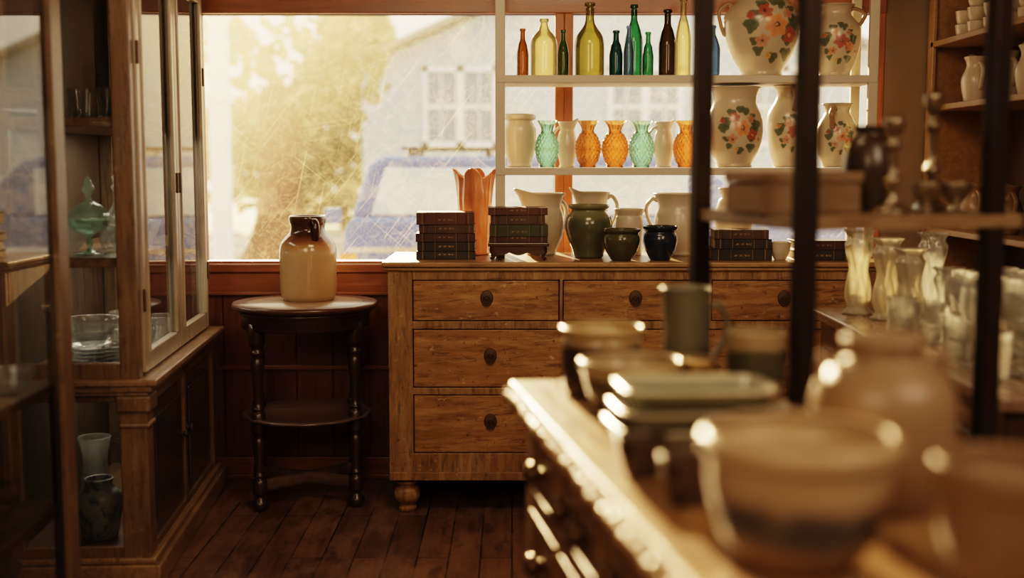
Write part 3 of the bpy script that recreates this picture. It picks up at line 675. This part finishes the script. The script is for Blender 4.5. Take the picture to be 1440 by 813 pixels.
for (x_,y_,z_,p_,m_,n_,lb_) in ((-1.28,2.72,.7405,gob,'clear','goblet','clear glass goblet on cabinet shelf'),(-1.24,2.92,.7405,dish,'clear','glass_dish','clear glass dish on cabinet shelf'),(-1.38,2.95,.7405,gob,'clear','goblet','clear glass goblet on cabinet shelf'),
   (-1.26,2.80,1.1005,decan,'darkbrown','bottle_vase','dark brown narrow necked vase in cabinet'),(-1.38,2.93,1.1005,decan,'jarbrown','bottle_vase','brown stoneware narrow vase in cabinet'),(-1.27,2.97,1.1005,gob,'clear','goblet','clear glass goblet on cabinet shelf'),
   (-1.27,2.9,1.4805,comp,'clear','compote','clear glass compote on upper shelf'),(-1.40,2.8,1.4805,gob,'clear','goblet','clear glass goblet on upper shelf'),
   (-1.28,2.85,.4205,[(a*1.2,b*1.2) for a,b in dish],'clear','glass_bowl','clear glass bowl on low cabinet shelf'),(-1.32,2.95,.1005,[(a*1.2,b*1.4) for a,b in comp],'clear','compote','large glass compote at cabinet bottom')):
    gl(n_,lb_,'glassware' if m_ in('clear','greenglass') else 'vase',x_,y_,z_,p_,M[m_])

# ------------------------------------------------------------ metal rack (three-post corner rack)
PA=(.405,2.60);PB=(.528,2.18);PC=(.917,2.31);PD=(PA[0]+PC[0]-PB[0],PA[1]+PC[1]-PB[1])
e=empty('metal_rack',(PB[0],PB[1],0),0); tag(e,'black metal three-post rack with pale shelf of ornaments','rack')
fa=math.atan2(PC[1]-PB[1],PC[0]-PB[0])
for (px,py) in (PA,PB,PC):
    boxes('post',[(-.019,.019,-.017,.017,0,2.05)],M['rack'],e,bevel=.003,loc=(px-PB[0],py-PB[1],0),rot=fa)
def plate_poly(name,pts,z0,z1,mat,par):
    n=len(pts); V=[(a,b,z0) for a,b in pts]+[(a,b,z1) for a,b in pts]
    F=[tuple(range(n))[::-1],tuple(range(n,2*n))]+[(i,(i+1)%n,n+(i+1)%n,n+i) for i in range(n)]
    return finish(name,V,F,mat,par,(0,0,0),0,False,.003)
ctr=[(PA[0]-PB[0]-.015,PA[1]-PB[1]+.015),(-.005,-.018),(PC[0]-PB[0]+.06,PC[1]-PB[1]),(PC[0]-PB[0]+.05,PC[1]-PB[1]+.12),(PD[0]-PB[0]-.06,PD[1]-PB[1]-.02)]
for z in (1.205,2.0): plate_poly('shelf',ctr,z-.026,z,M['rackshelf'],e)
def onrack(a,b):
    c,s=math.cos(fa),math.sin(fa); return (PB[0]+a*c-b*s, PB[1]+a*s+b*c)
pbm=wood('pale_box_wood',(.18,.12,.07),(.31,.22,.13),'X',.45)
x_,y_=onrack(.09,.19); e=empty('wooden_box',(x_,y_,1.2055),fa); tag(e,'plain wooden box on the metal rack','box')
boxes('body',[(-.11,.11,-.07,.07,0,.058)],pbm,e); boxes('lid',[(-.114,.114,-.074,.074,.059,.080)],pbm,e,bevel=.004)
x_,y_=onrack(.30,.24); pot('vase','dark brown bulbous vase on the rack','vase',x_,y_,[(.035,0),(.04,.006),(.052,.05),(.055,.095),(.045,.135),(.030,.155),(.036,.17)],M['darkbrown'],z=1.2055)
stick=[(.03,0),(.032,.006),(.012,.02),(.008,.04),(.016,.055),(.007,.07),(.009,.1),(.016,.115),(.008,.125),(.018,.14),(.02,.155),(.012,.16)]
for (a,b,h,m) in ((.235,.07,1.15,'silver'),(.40,.17,1.5,'silver'),(.375,.27,.9,'brass')):
    x_,y_=onrack(a,b); tag(lathe('candlestick',vprof([(p,q*h) for p,q in stick],.003),M[m],loc=(x_,y_,1.2055),raw=True,seg=28),'turned %s candlestick on the metal rack'%{'brass':'brass','silver':'tarnished silver'}[m],'candlestick','candlesticks on the rack')
for (a,b,k) in ((.29,.04,1.0),(.33,.10,.8),(.365,.05,1.1)):
    x_,y_=onrack(a,b); gl('salt_dish','small silver footed salt dish on the rack','dish',x_,y_,1.2055,[(.018*k,0),(.02*k,.003),(.008*k,.012),(.01*k,.02),(.024*k,.035),(.03*k,.055),(.028*k,.06)],M['silver'],'silver salt dishes on the rack',wall=.002)

# ------------------------------------------------------------ glassware counter at right
e=empty('side_counter',(1.0,2.45,0),0); tag(e,'dark wooden side counter with pale edge holding glassware','counter')
boxes('body',[(.03,.56,.03,1.55,0,.79)],M['cab_dark'],e); boxes('top',[(0,.6,0,1.6,.79,.82)],wood('side_counter_top',(.22,.15,.09),(.38,.28,.18),'Y',.25,coat=.5),e,bevel=.005)
boxes('panel',[(.022,.03,.1,.75,.12,.7)],M['cab_dark'],e); boxes('panel',[(.022,.03,.85,1.5,.12,.7)],M['cab_dark'],e)
vs=[(.038,0),(.042,.005),(.028,.02),(.036,.05),(.034,.09),(.028,.13),(.034,.17),(.038,.2),(.03,.22),(.042,.24)]
fl=lambda th,z:1+.09*math.cos(6*th+z*34)
mg=glass('frosted_pressed_glass',(.90,.88,.80),.30,1.2,.10,bumpy=.5,clear=True)
for (u,y,h,m) in ((1196,3.86,1.12,mg),(1236,3.72,1.05,mg),(1268,3.60,.95,mg),(1300,3.80,1.1,M['clear']),(1322,3.5,.75,M['clear'])):
    gl('vase','fluted twisted pale pressed glass vase on counter','vase',X(u,y)+.03,y,.8205,[(a*1.1,b*h) for a,b in vs],m,'pale vases on the side counter',rfun=fl)
gob2=[(a*1.25,b*1.1) for a,b in gob]
tumb=[(.030,0),(.033,.004),(.036,.05),(.040,.10),(.041,.11)]
for (u,y) in ((1347,3.05),(1385,3.17),(1425,3.02),(1372,2.84),(1432,2.72),(1402,3.42),(1355,3.3),(1436,3.3)):
    gl('goblet','clear cut glass goblet on side counter','glassware',X(u,y)+.02,y,.8205,gob2,M['clear'],'goblets on the side counter',rfun=lambda th,z:1+.05*math.cos(12*th))
for (x_,y_) in ((1.09,3.36),(1.12,3.22),(1.10,2.96),(1.07,2.66),(1.16,2.58),(1.28,2.60)):
    gl('tumbler','clear faceted glass tumbler on side counter','glassware',x_,y_,.8205,tumb,M['clear'],'tumblers on the side counter',rfun=lambda th,z:1+.05*abs(math.cos(6*th)))

# ------------------------------------------------------------ bookcase on right wall
e=empty('bookcase',(1.66,3.75,0),0); tag(e,'honey coloured open shelving holding pale pitchers and cups','shelf')
shw=wood('honey_shelf',(.30,.18,.08),(.45,.29,.14),'Y',.4)
boxes('body',[(0,.32,0,.03,0,2.4),(0,.32,1.12,1.15,0,2.4),(0,.015,1.09,1.12,0,2.4)],shw,e)
boxes('back_panel',[(.31,.325,0,1.15,0,2.4)],M['cab_back'],e,bevel=0)
for z in (.3,.7,1.05,1.53,1.78,2.1): boxes('shelf',[(.0,.31,.03,1.12,z-.022,z)],shw,e)
smj=[(.035,0),(.04,.005),(.05,.05),(.052,.09),(.036,.13),(.036,.15),(.045,.17)]
for (x_,y_,z_,m) in ((1.75,4.62,1.5305,'cream'),(1.78,4.4,1.5305,'white_c'),(1.76,4.15,1.5305,'cream'),(1.76,4.62,1.0505,'tan'),(1.76,4.3,1.0505,'jarbrown')):
    pitcher('pitcher','pale ceramic pitcher on the open shelving' if m!='jarbrown' and m!='tan' else 'brown stoneware pitcher on the open shelving','pitcher',(x_,y_,z_),smj,M[m],.05,.14,.025,ang=-pi/2,spout=.25,hr=.006)
mgp=[(.024,0),(.028,.004),(.034,.02),(.037,.045),(.038,.05)]
for (x_,y_,n_) in ((1.74,4.72,2),(1.74,4.60,3),(1.75,4.47,2),(1.76,4.33,3),(1.76,4.19,2),(1.76,4.05,3)):
    for k in range(n_):
        tag(lathe('cup',vprof(mgp,.003),M['cream'],loc=(x_,y_,1.7805+.0515*k),raw=True,seg=28),'small cream cup stacked on the open shelving','cup','cups on the open shelving')

# ------------------------------------------------------------ crockery on the counter
ZK=.8805
crk=ceramic('banded_crock',(.060,.042,.028),(.34,.25,.14),.28,.098,.01,coat=.2)
pot('crock','dark glazed round crock with pale rim on counter','crock',.165,2.20,[(.06,0),(.068,.005),(.072,.03),(.073,.09),(.07,.105),(.077,.112),(.077,.122)],crk,.008,ZK)
pot('bowl','dark green glazed mixing bowl on counter','bowl',.20,2.02,[(.045,0),(.05,.006),(.07,.03),(.082,.07),(.088,.08),(.088,.09)],ceramic('olive_bowl_glaze',(.075,.072,.046),(.30,.24,.145),.28,.07,.01,coat=.2),.008,ZK)
pitcher('tankard','grey-green handled tankard on counter','jug',(.325,2.24,ZK),[(.046,0),(.048,.006),(.044,.05),(.043,.12),(.045,.18),(.048,.19)],ceramic('grey_green_glaze',(.125,.12,.085),rough=.4,coat=.1),.05,.15,.035,ang=0,hr=.006)
pot('mug','dark green banded mug on counter','mug',.432,2.12,[(.04,0),(.045,.005),(.05,.03),(.051,.1),(.053,.115),(.053,.125)],ceramic('banded_mug_glaze',(.07,.07,.046),(.30,.24,.145),.3,.10,.01,coat=.15),.006,ZK)
def tin(x,y,r,h,mat,label):
    e=empty('tin',(x,y,ZK)); tag(e,label,'tin')
    lathe('body',[(0,0),(r*.97,0),(r,.003),(r,h-.02),(0,h-.02)],mat,e,raw=True,seg=40)
    lathe('lid',[(r*1.0,h-.026),(r*1.03,h-.025),(r*1.03,h-.004),(r*1.0,h),(r*.9,h-.002),(0,h-.002)],M['brass'],e,raw=True,seg=40)
tin(.32,2.08,.036,.085,plain('tin_paint',(.10,.07,.042),.35,metal=.3),'small dark round tin with brass lid on counter')
tin(.40,1.96,.042,.06,plain('tin_paint_green',(.09,.10,.065),.35,metal=.3),'low green round tin with brass lid')
def rdish(x,y,z,w,d,h,mat,label,rot):
    V=[];F=[]
    def ring(sx,sy,zz):
        idx=[]
        for k in range(32):
            a=2*pi*k/32; cx=math.copysign(abs(math.cos(a))**.35,math.cos(a)); sy_=math.copysign(abs(math.sin(a))**.35,math.sin(a))
            idx.append(len(V)); V.append((cx*sx,sy_*sy,zz))
        return idx
    rs=[ring(w*.42,d*.42,0),ring(w*.46,d*.46,h*.15),ring(w*.48,d*.48,h*.8),ring(w*.52,d*.53,h*.86),ring(w*.52,d*.53,h),ring(w*.47,d*.46,h),ring(w*.44,d*.43,h*.25)]
    F.append(tuple(rs[0])[::-1]); F.append(tuple(rs[-1]))
    for a,b in zip(rs[:-1],rs[1:]):
        for k in range(32): m=(k+1)%32; F.append((a[k],a[m],b[m],b[k]))
    return tag(finish('baking_dish',V,F,mat,None,(x,y,z),rot,True),label,'dish','stacked baking dishes')
gd=ceramic('grey_green_enamel',(.17,.19,.14),(.34,.33,.25),.22,.026,.004,coat=.25); gd2=ceramic('pale_grey_green_enamel',(.24,.245,.19),(.36,.34,.26),.22,.02,.004,coat=.25)
rdish(.275,1.80,ZK,.25,.17,.034,gd,'muted grey-green enamel baking dish on counter',.15)
rdish(.275,1.80,ZK+.0343,.24,.16,.026,gd2,'pale grey-green shallow dish stacked on another',.12)
rdish(.275,1.80,ZK+.0606,.225,.15,.03,gd,'grey-green shallow dish on top of stack',.1)
jm=ceramic('tan_jar_glaze',(.27,.19,.118),rough=.4,coat=.12)
e=empty('lidded_jar',(.455,1.46,ZK)); tag(e,'bulbous brown stoneware lidded jar on counter','jar')
lathe('body',vprof([(.06,0),(.066,.006),(.082,.05),(.088,.11),(.082,.15),(.06,.175),(.046,.185),(.048,.2)],.007),jm,e,raw=True,seg=48)
lathe('lid',[(0,.2),(.05,.2),(.052,.208),(.04,.214),(.0,.216)],jm,e,raw=True)
for s in (0,pi): tube('handle',[(.052,0,.165),(.078,0,.19),(.082,0,.165),(.08,0,.145)],.006,jm,e,rot=s+.2)
bm=NT('banded_bowl'); v=bm.coord(); s_=bm.n('ShaderNodeSeparateXYZ'); bm.l(v,s_.inputs[0])
nb=bm.noise(v,30,4); zz=bm.math('DIVIDE',bm.math('ADD',s_.outputs[2],bm.math('MULTIPLY',nb,.02)),.15)
bm.principled(bm.ramp(zz,[(0,(.22,.155,.10)),(.28,(.25,.175,.112)),(.36,(.070,.065,.066)),(.54,(.070,.065,.066)),(.62,(.33,.24,.155)),(.8,(.40,.295,.19))]),.35,coat=.15)
pot('mixing_bowl','large cream and blue banded stoneware mixing bowl','bowl',.30,1.24,[(.055,0),(.06,.006),(.078,.03),(.092,.075),(.096,.115),(.103,.122),(.104,.135),(.1,.14)],bm.m,.009,ZK,seg=56)
pot('bowl','brown glazed deep bowl beside mixing bowl','bowl',.485,1.16,[(.04,0),(.045,.006),(.06,.05),(.066,.1),(.07,.11),(.07,.13)],M['jarbrown'],.008,ZK)
pot('cup','small dark glazed cup on counter edge','cup',.175,1.60,[(.02,0),(.024,.004),(.032,.03),(.034,.05),(.036,.055)],M['darkbrown'],.004,ZK)
pot('cup','small dark glazed cup beside green dishes','cup',.22,1.47,[(.022,0),(.026,.004),(.034,.03),(.036,.055),(.038,.06)],M['darkbrown'],.004,ZK)
pot('cup','small tan glazed cup near mixing bowl','cup',.30,1.58,[(.022,0),(.026,.004),(.034,.03),(.036,.055),(.038,.06)],M['tan'],.004,ZK)

# ------------------------------------------------------------ outdoors
def ground():
    t=NT('pale_street'); v=t.coord(); nn=t.noise(v,.6,6)
    t.principled(t.ramp(nn,[(.35,(.34,.29,.23)),(.65,(.62,.56,.48))]),.9); return t.m
struct(boxes('ground',[(-30,30,WB+.1,70,-.4,-.3)],ground(),bevel=0))
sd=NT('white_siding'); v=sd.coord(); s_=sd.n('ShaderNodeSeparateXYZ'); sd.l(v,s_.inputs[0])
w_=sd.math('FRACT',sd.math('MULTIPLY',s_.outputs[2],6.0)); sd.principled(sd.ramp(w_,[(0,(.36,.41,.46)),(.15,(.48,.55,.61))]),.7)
e=empty('house',(0,22,-.3)); tag(e,'white clapboard house with gable roof across the street','house')
V=[(-2.7,0,0),(7,0,0),(7,0,3.4),(2.1,0,5.4),(-2.7,0,3.35),(-2.7,6,0),(7,6,0),(7,6,3.4),(2.1,6,5.4),(-2.7,6,3.35)]
F=[(0,1,2,3,4),(5,9,8,7,6),(0,4,9,5),(1,6,7,2)]
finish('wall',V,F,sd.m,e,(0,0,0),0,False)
roofm=plain('roof_shingle',(.26,.26,.26),.8)
V=[(-3.1,-.4,3.22),(2.1,-.4,5.45),(7.4,-.4,3.22),(7.4,6.4,3.22),(2.1,6.4,5.45),(-3.1,6.4,3.22),(-3.1,-.4,3.32),(2.1,-.4,5.6),(7.4,-.4,3.32),(7.4,6.4,3.32),(2.1,6.4,5.6),(-3.1,6.4,3.32)]
F=[(0,1,7,6),(1,2,8,7),(6,7,10,11),(7,8,9,10),(0,5,4,1),(1,4,3,2),(0,6,11,5),(2,3,9,8)]
finish('roof',V,F,roofm,e,(0,0,0),0,False)
wf=plain('house_window_white',(.88,.89,.9),.5); wg=plain('house_window_glass',(.26,.32,.38),.15)
for cx in (-.93,2.4,4.9):
    x0,x1,z0,z1=cx-.68,cx+.68,1.9,3.35
    bs=[(x0,x1,-.06,-.01,z0,z0+.1),(x0,x1,-.06,-.01,z1-.1,z1),(x0,x0+.1,-.06,-.01,z0,z1),(x1-.1,x1,-.06,-.01,z0,z1),(cx-.07,cx+.07,-.06,-.01,z0,z1),(x0,x1,-.05,-.01,(z0+z1)/2-.04,(z0+z1)/2+.04),(cx-.36,cx-.33,-.05,-.01,z0,z1),(cx+.33,cx+.36,-.05,-.01,z0,z1)]
    d=boxes('window',bs,wf,e,bevel=0); boxes('glass',[(x0+.05,x1-.05,-.02,-.005,z0+.05,z1-.05)],wg,d,bevel=0)
cb=plain('blue_car_paint',(.040,.125,.34),.3,coat=.6,var=.02); cg=plain('car_glass',(.52,.61,.66),.12,var=.02); tyre=plain('tyre',(.02,.02,.02),.8)
e=empty('car',(-1.3,9.2,-.3)); tag(e,'blue boxy estate car parked across the pavement','car')
def extr(name,poly,y0,y1,mat,par,bev):
    n=len(poly); V=[(a,y0,b) for a,b in poly]+[(a,y1,b) for a,b in poly]
    F=[tuple(range(n)),tuple(range(2*n-1,n-1,-1))]+[(i,n+i,n+(i+1)%n,(i+1)%n) for i in range(n)]
    return finish(name,V,F,mat,par,(0,0,0),0,False,bev,3)
extr('body',[(0.05,.35),(0,.7),(.02,1.10),(.08,1.20),(3.2,1.20),(4.3,1.08),(4.4,.8),(4.4,.35)],0,1.7,cb,e,.05)
extr('roof',[(.06,1.18),(.20,1.60),(.32,1.66),(2.6,1.66),(2.75,1.62),(3.25,1.18)],.1,1.6,cb,e,.04)
def winpoly(xa,xb,sl):
    P=[(xa,1.21),(xb,1.21),(xb,1.57),(xa+sl,1.57)]
    return extr('window',P,.08,.11,cg,e,.01)
winpoly(.22,1.62,.11); winpoly(1.70,2.65,0)
boxes('roof_rack',[(.45,2.4,.2,.23,1.71,1.73),(.45,2.4,1.45,1.48,1.71,1.73)]+[(xx,xx+.03,.2,1.48,1.66,1.71) for xx in (.5,1.1,1.7,2.3)],M['rack'],e,bevel=0)
boxes('side_moulding',[(.05,3.2,-.012,.005,.93,.97)],plain('chrome_trim',(.6,.6,.6),.2,metal=.8),e,bevel=0)
boxes('tail_light',[(-.01,.12,-.01,.05,.78,.92)],plain('orange_lamp',(.8,.2,.03),.2),e)
boxes('mirror',[(-.12,.0,-.02,.06,1.15,1.27)],cb,e,bevel=.01)
boxes('bumper',[(-.05,.6,-.03,.05,.45,.62)],M['rack'],e,bevel=.01)
for wx in (.85,3.5):
    for wy in (.02,1.48): lathe('wheel',[(0,0),(.2,0),(.31,.02),(.33,.06),(.33,.16),(.31,.2),(0,.2)],tyre,e,(wx,wy,.33),(-pi/2,0,0),raw=True)
def leafmat(n,a,b):
    t=NT(n); v=t.coord(); nn=t.noise(v,1.5,3); c=t.ramp(nn,[(.3,a),(.7,b)])
    d=t.n('ShaderNodeBsdfDiffuse'); t.l(c,d.inputs[0]); tl=t.n('ShaderNodeBsdfTranslucent'); t.l(c,tl.inputs[0])
    m=t.n('ShaderNodeMixShader'); m.inputs[0].default_value=.22; t.l(d.outputs[0],m.inputs[1]); t.l(tl.outputs[0],m.inputs[2]); t.l(m.outputs[0],t.out.inputs[0]); return t.m
LM1=leafmat('sunlit_leaves',(.22,.20,.11),(.38,.33,.19)); bark=plain('bark',(.13,.05,.028),.9)
def tree(x,y,blobs,trunk_r,trunk_h,label,nleaf=3500,ls=(.10,.2)):
    e=empty('tree',(x,y,-.3)); tag(e,label,'tree')
    lathe('trunk',[(0,0),(trunk_r*2.2,0),(trunk_r*1.5,.5),(trunk_r*1.1,1.1),(trunk_r*.9,trunk_h),(0,trunk_h+.1)],bark,e,seg=20)
    V=[];F=[]
    for i in range(nleaf):
        bx,by,bz,br=random.choice(blobs)
        d=Vector((random.gauss(0,1),random.gauss(0,1),random.gauss(0,1))).normalized()*br*random.random()**.25
        p=Vector((bx,by,bz))+d
        a=Vector((random.gauss(0,1),random.gauss(0,1),random.gauss(0,1))).normalized(); b=a.orthogonal().normalized(); s=random.uniform(*ls)
        k=len(V); V+=[p+a*s,p+b*s*.6,p-a*s,p-b*s*.6]; F.append((k,k+1,k+2,k+3))
    finish('foliage',V,F,LM1,e,(0,0,0),0,False)
tree(-3.45,18,[(.4,0,3.2,.8),(-.3,.3,3.1,.7),(.9,.5,2.9,.7),(1.1,0,3.4,.6),(-.9,.2,3.4,.5),(.5,.2,2.6,.4)],.30,2.6,'slim sunlit tree with brown trunk across street',420)
tree(-9.0,30,[(0,0,1.6,1.4),(2,0,1.8,1.4),(-2,0,1.6,1.4),(3.4,0,2.0,1.4),(4.6,0,2.4,1.5),(5.0,0,3.6,1.2),(4.4,0,1.2,1.3),(5.2,0,4.8,.9)],.3,1.6,'hazy yellow green trees behind the street',3600,(.14,.28))
e=boxes('porch_post',[(-.1,.1,-.1,.1,0,4.2),(-.14,.14,-.14,.14,0,.25),(-.14,.14,-.14,.14,2.3,2.4)],wf,loc=(-3.35,14,-.3)); tag(e,'white square timber post by the street','post')

# ------------------------------------------------------------ light
def hdg(az,el):
    a=math.radians(az); b=math.radians(el); return Vector((math.sin(a)*math.cos(b),math.cos(a)*math.cos(b),math.sin(b)))
sl=bpy.data.lights.new('sun','SUN'); so=bpy.data.objects.new('sun',sl); COL.objects.link(so)
sl.energy=18; sl.color=(1,.68,.36); sl.angle=math.radians(1.2)
so.rotation_euler=hdg(-10,13).to_track_quat('Z','Y').to_euler()
def area(n,loc,to,size,e,c,sy=None):
    l=bpy.data.lights.new(n,'AREA'); l.energy=e; l.color=c; l.size=size
    if sy: l.shape='RECTANGLE'; l.size_y=sy
    o=bpy.data.objects.new(n,l); COL.objects.link(o); o.location=loc
    o.rotation_euler=(Vector(loc)-Vector(to)).to_track_quat('Z','Y').to_euler()
area('ceiling_lamp',(.1,2.7,2.55),(.0,4.4,.6),.8,22,(1,.70,.42))  # added fill light for table and chest, not a real fitting
area('ceiling_lamp_rear',(-.7,-.2,2.3),(.1,3,.8),1.0,23,(1,.70,.44))  # added fill from behind the camera, brightens the counter's left face
area('ceiling_lamp_side',(1.3,.6,2.4),(-1.2,3.5,.9),1.0,24,(1,.73,.50))  # added fill from the right, brightens the left cabinets
for (zz_,en) in ((1.405,1.8),(.985,1.5),(.592,1.0)):
    area('cabinet_lamp',(-1.37,4.30,zz_),(-1.37,4.299,zz_-1),.14,en,(1,.88,.70),.7)  # added lights to brighten the glassware, not cabinet fittings
area('cabinet_lamp',(-1.35,2.6,1.45),(-1.35,2.599,.4),.14,.7,(1,.82,.6),.6)  # added fill, this and the next, inside the near cabinet
area('cabinet_lamp',(-1.35,2.6,1.07),(-1.35,2.599,.1),.14,.6,(1,.82,.6),.6)
w=bpy.data.worlds.new('world'); S.world=w; w.use_nodes=True; nt=w.node_tree; bg=nt.nodes['Background']
bg.inputs[0].default_value=(1,.90,.75,1); bg.inputs[1].default_value=2.05
S.view_settings.view_transform='Filmic'; S.view_settings.look='High Contrast'; S.view_settings.exposure=.15
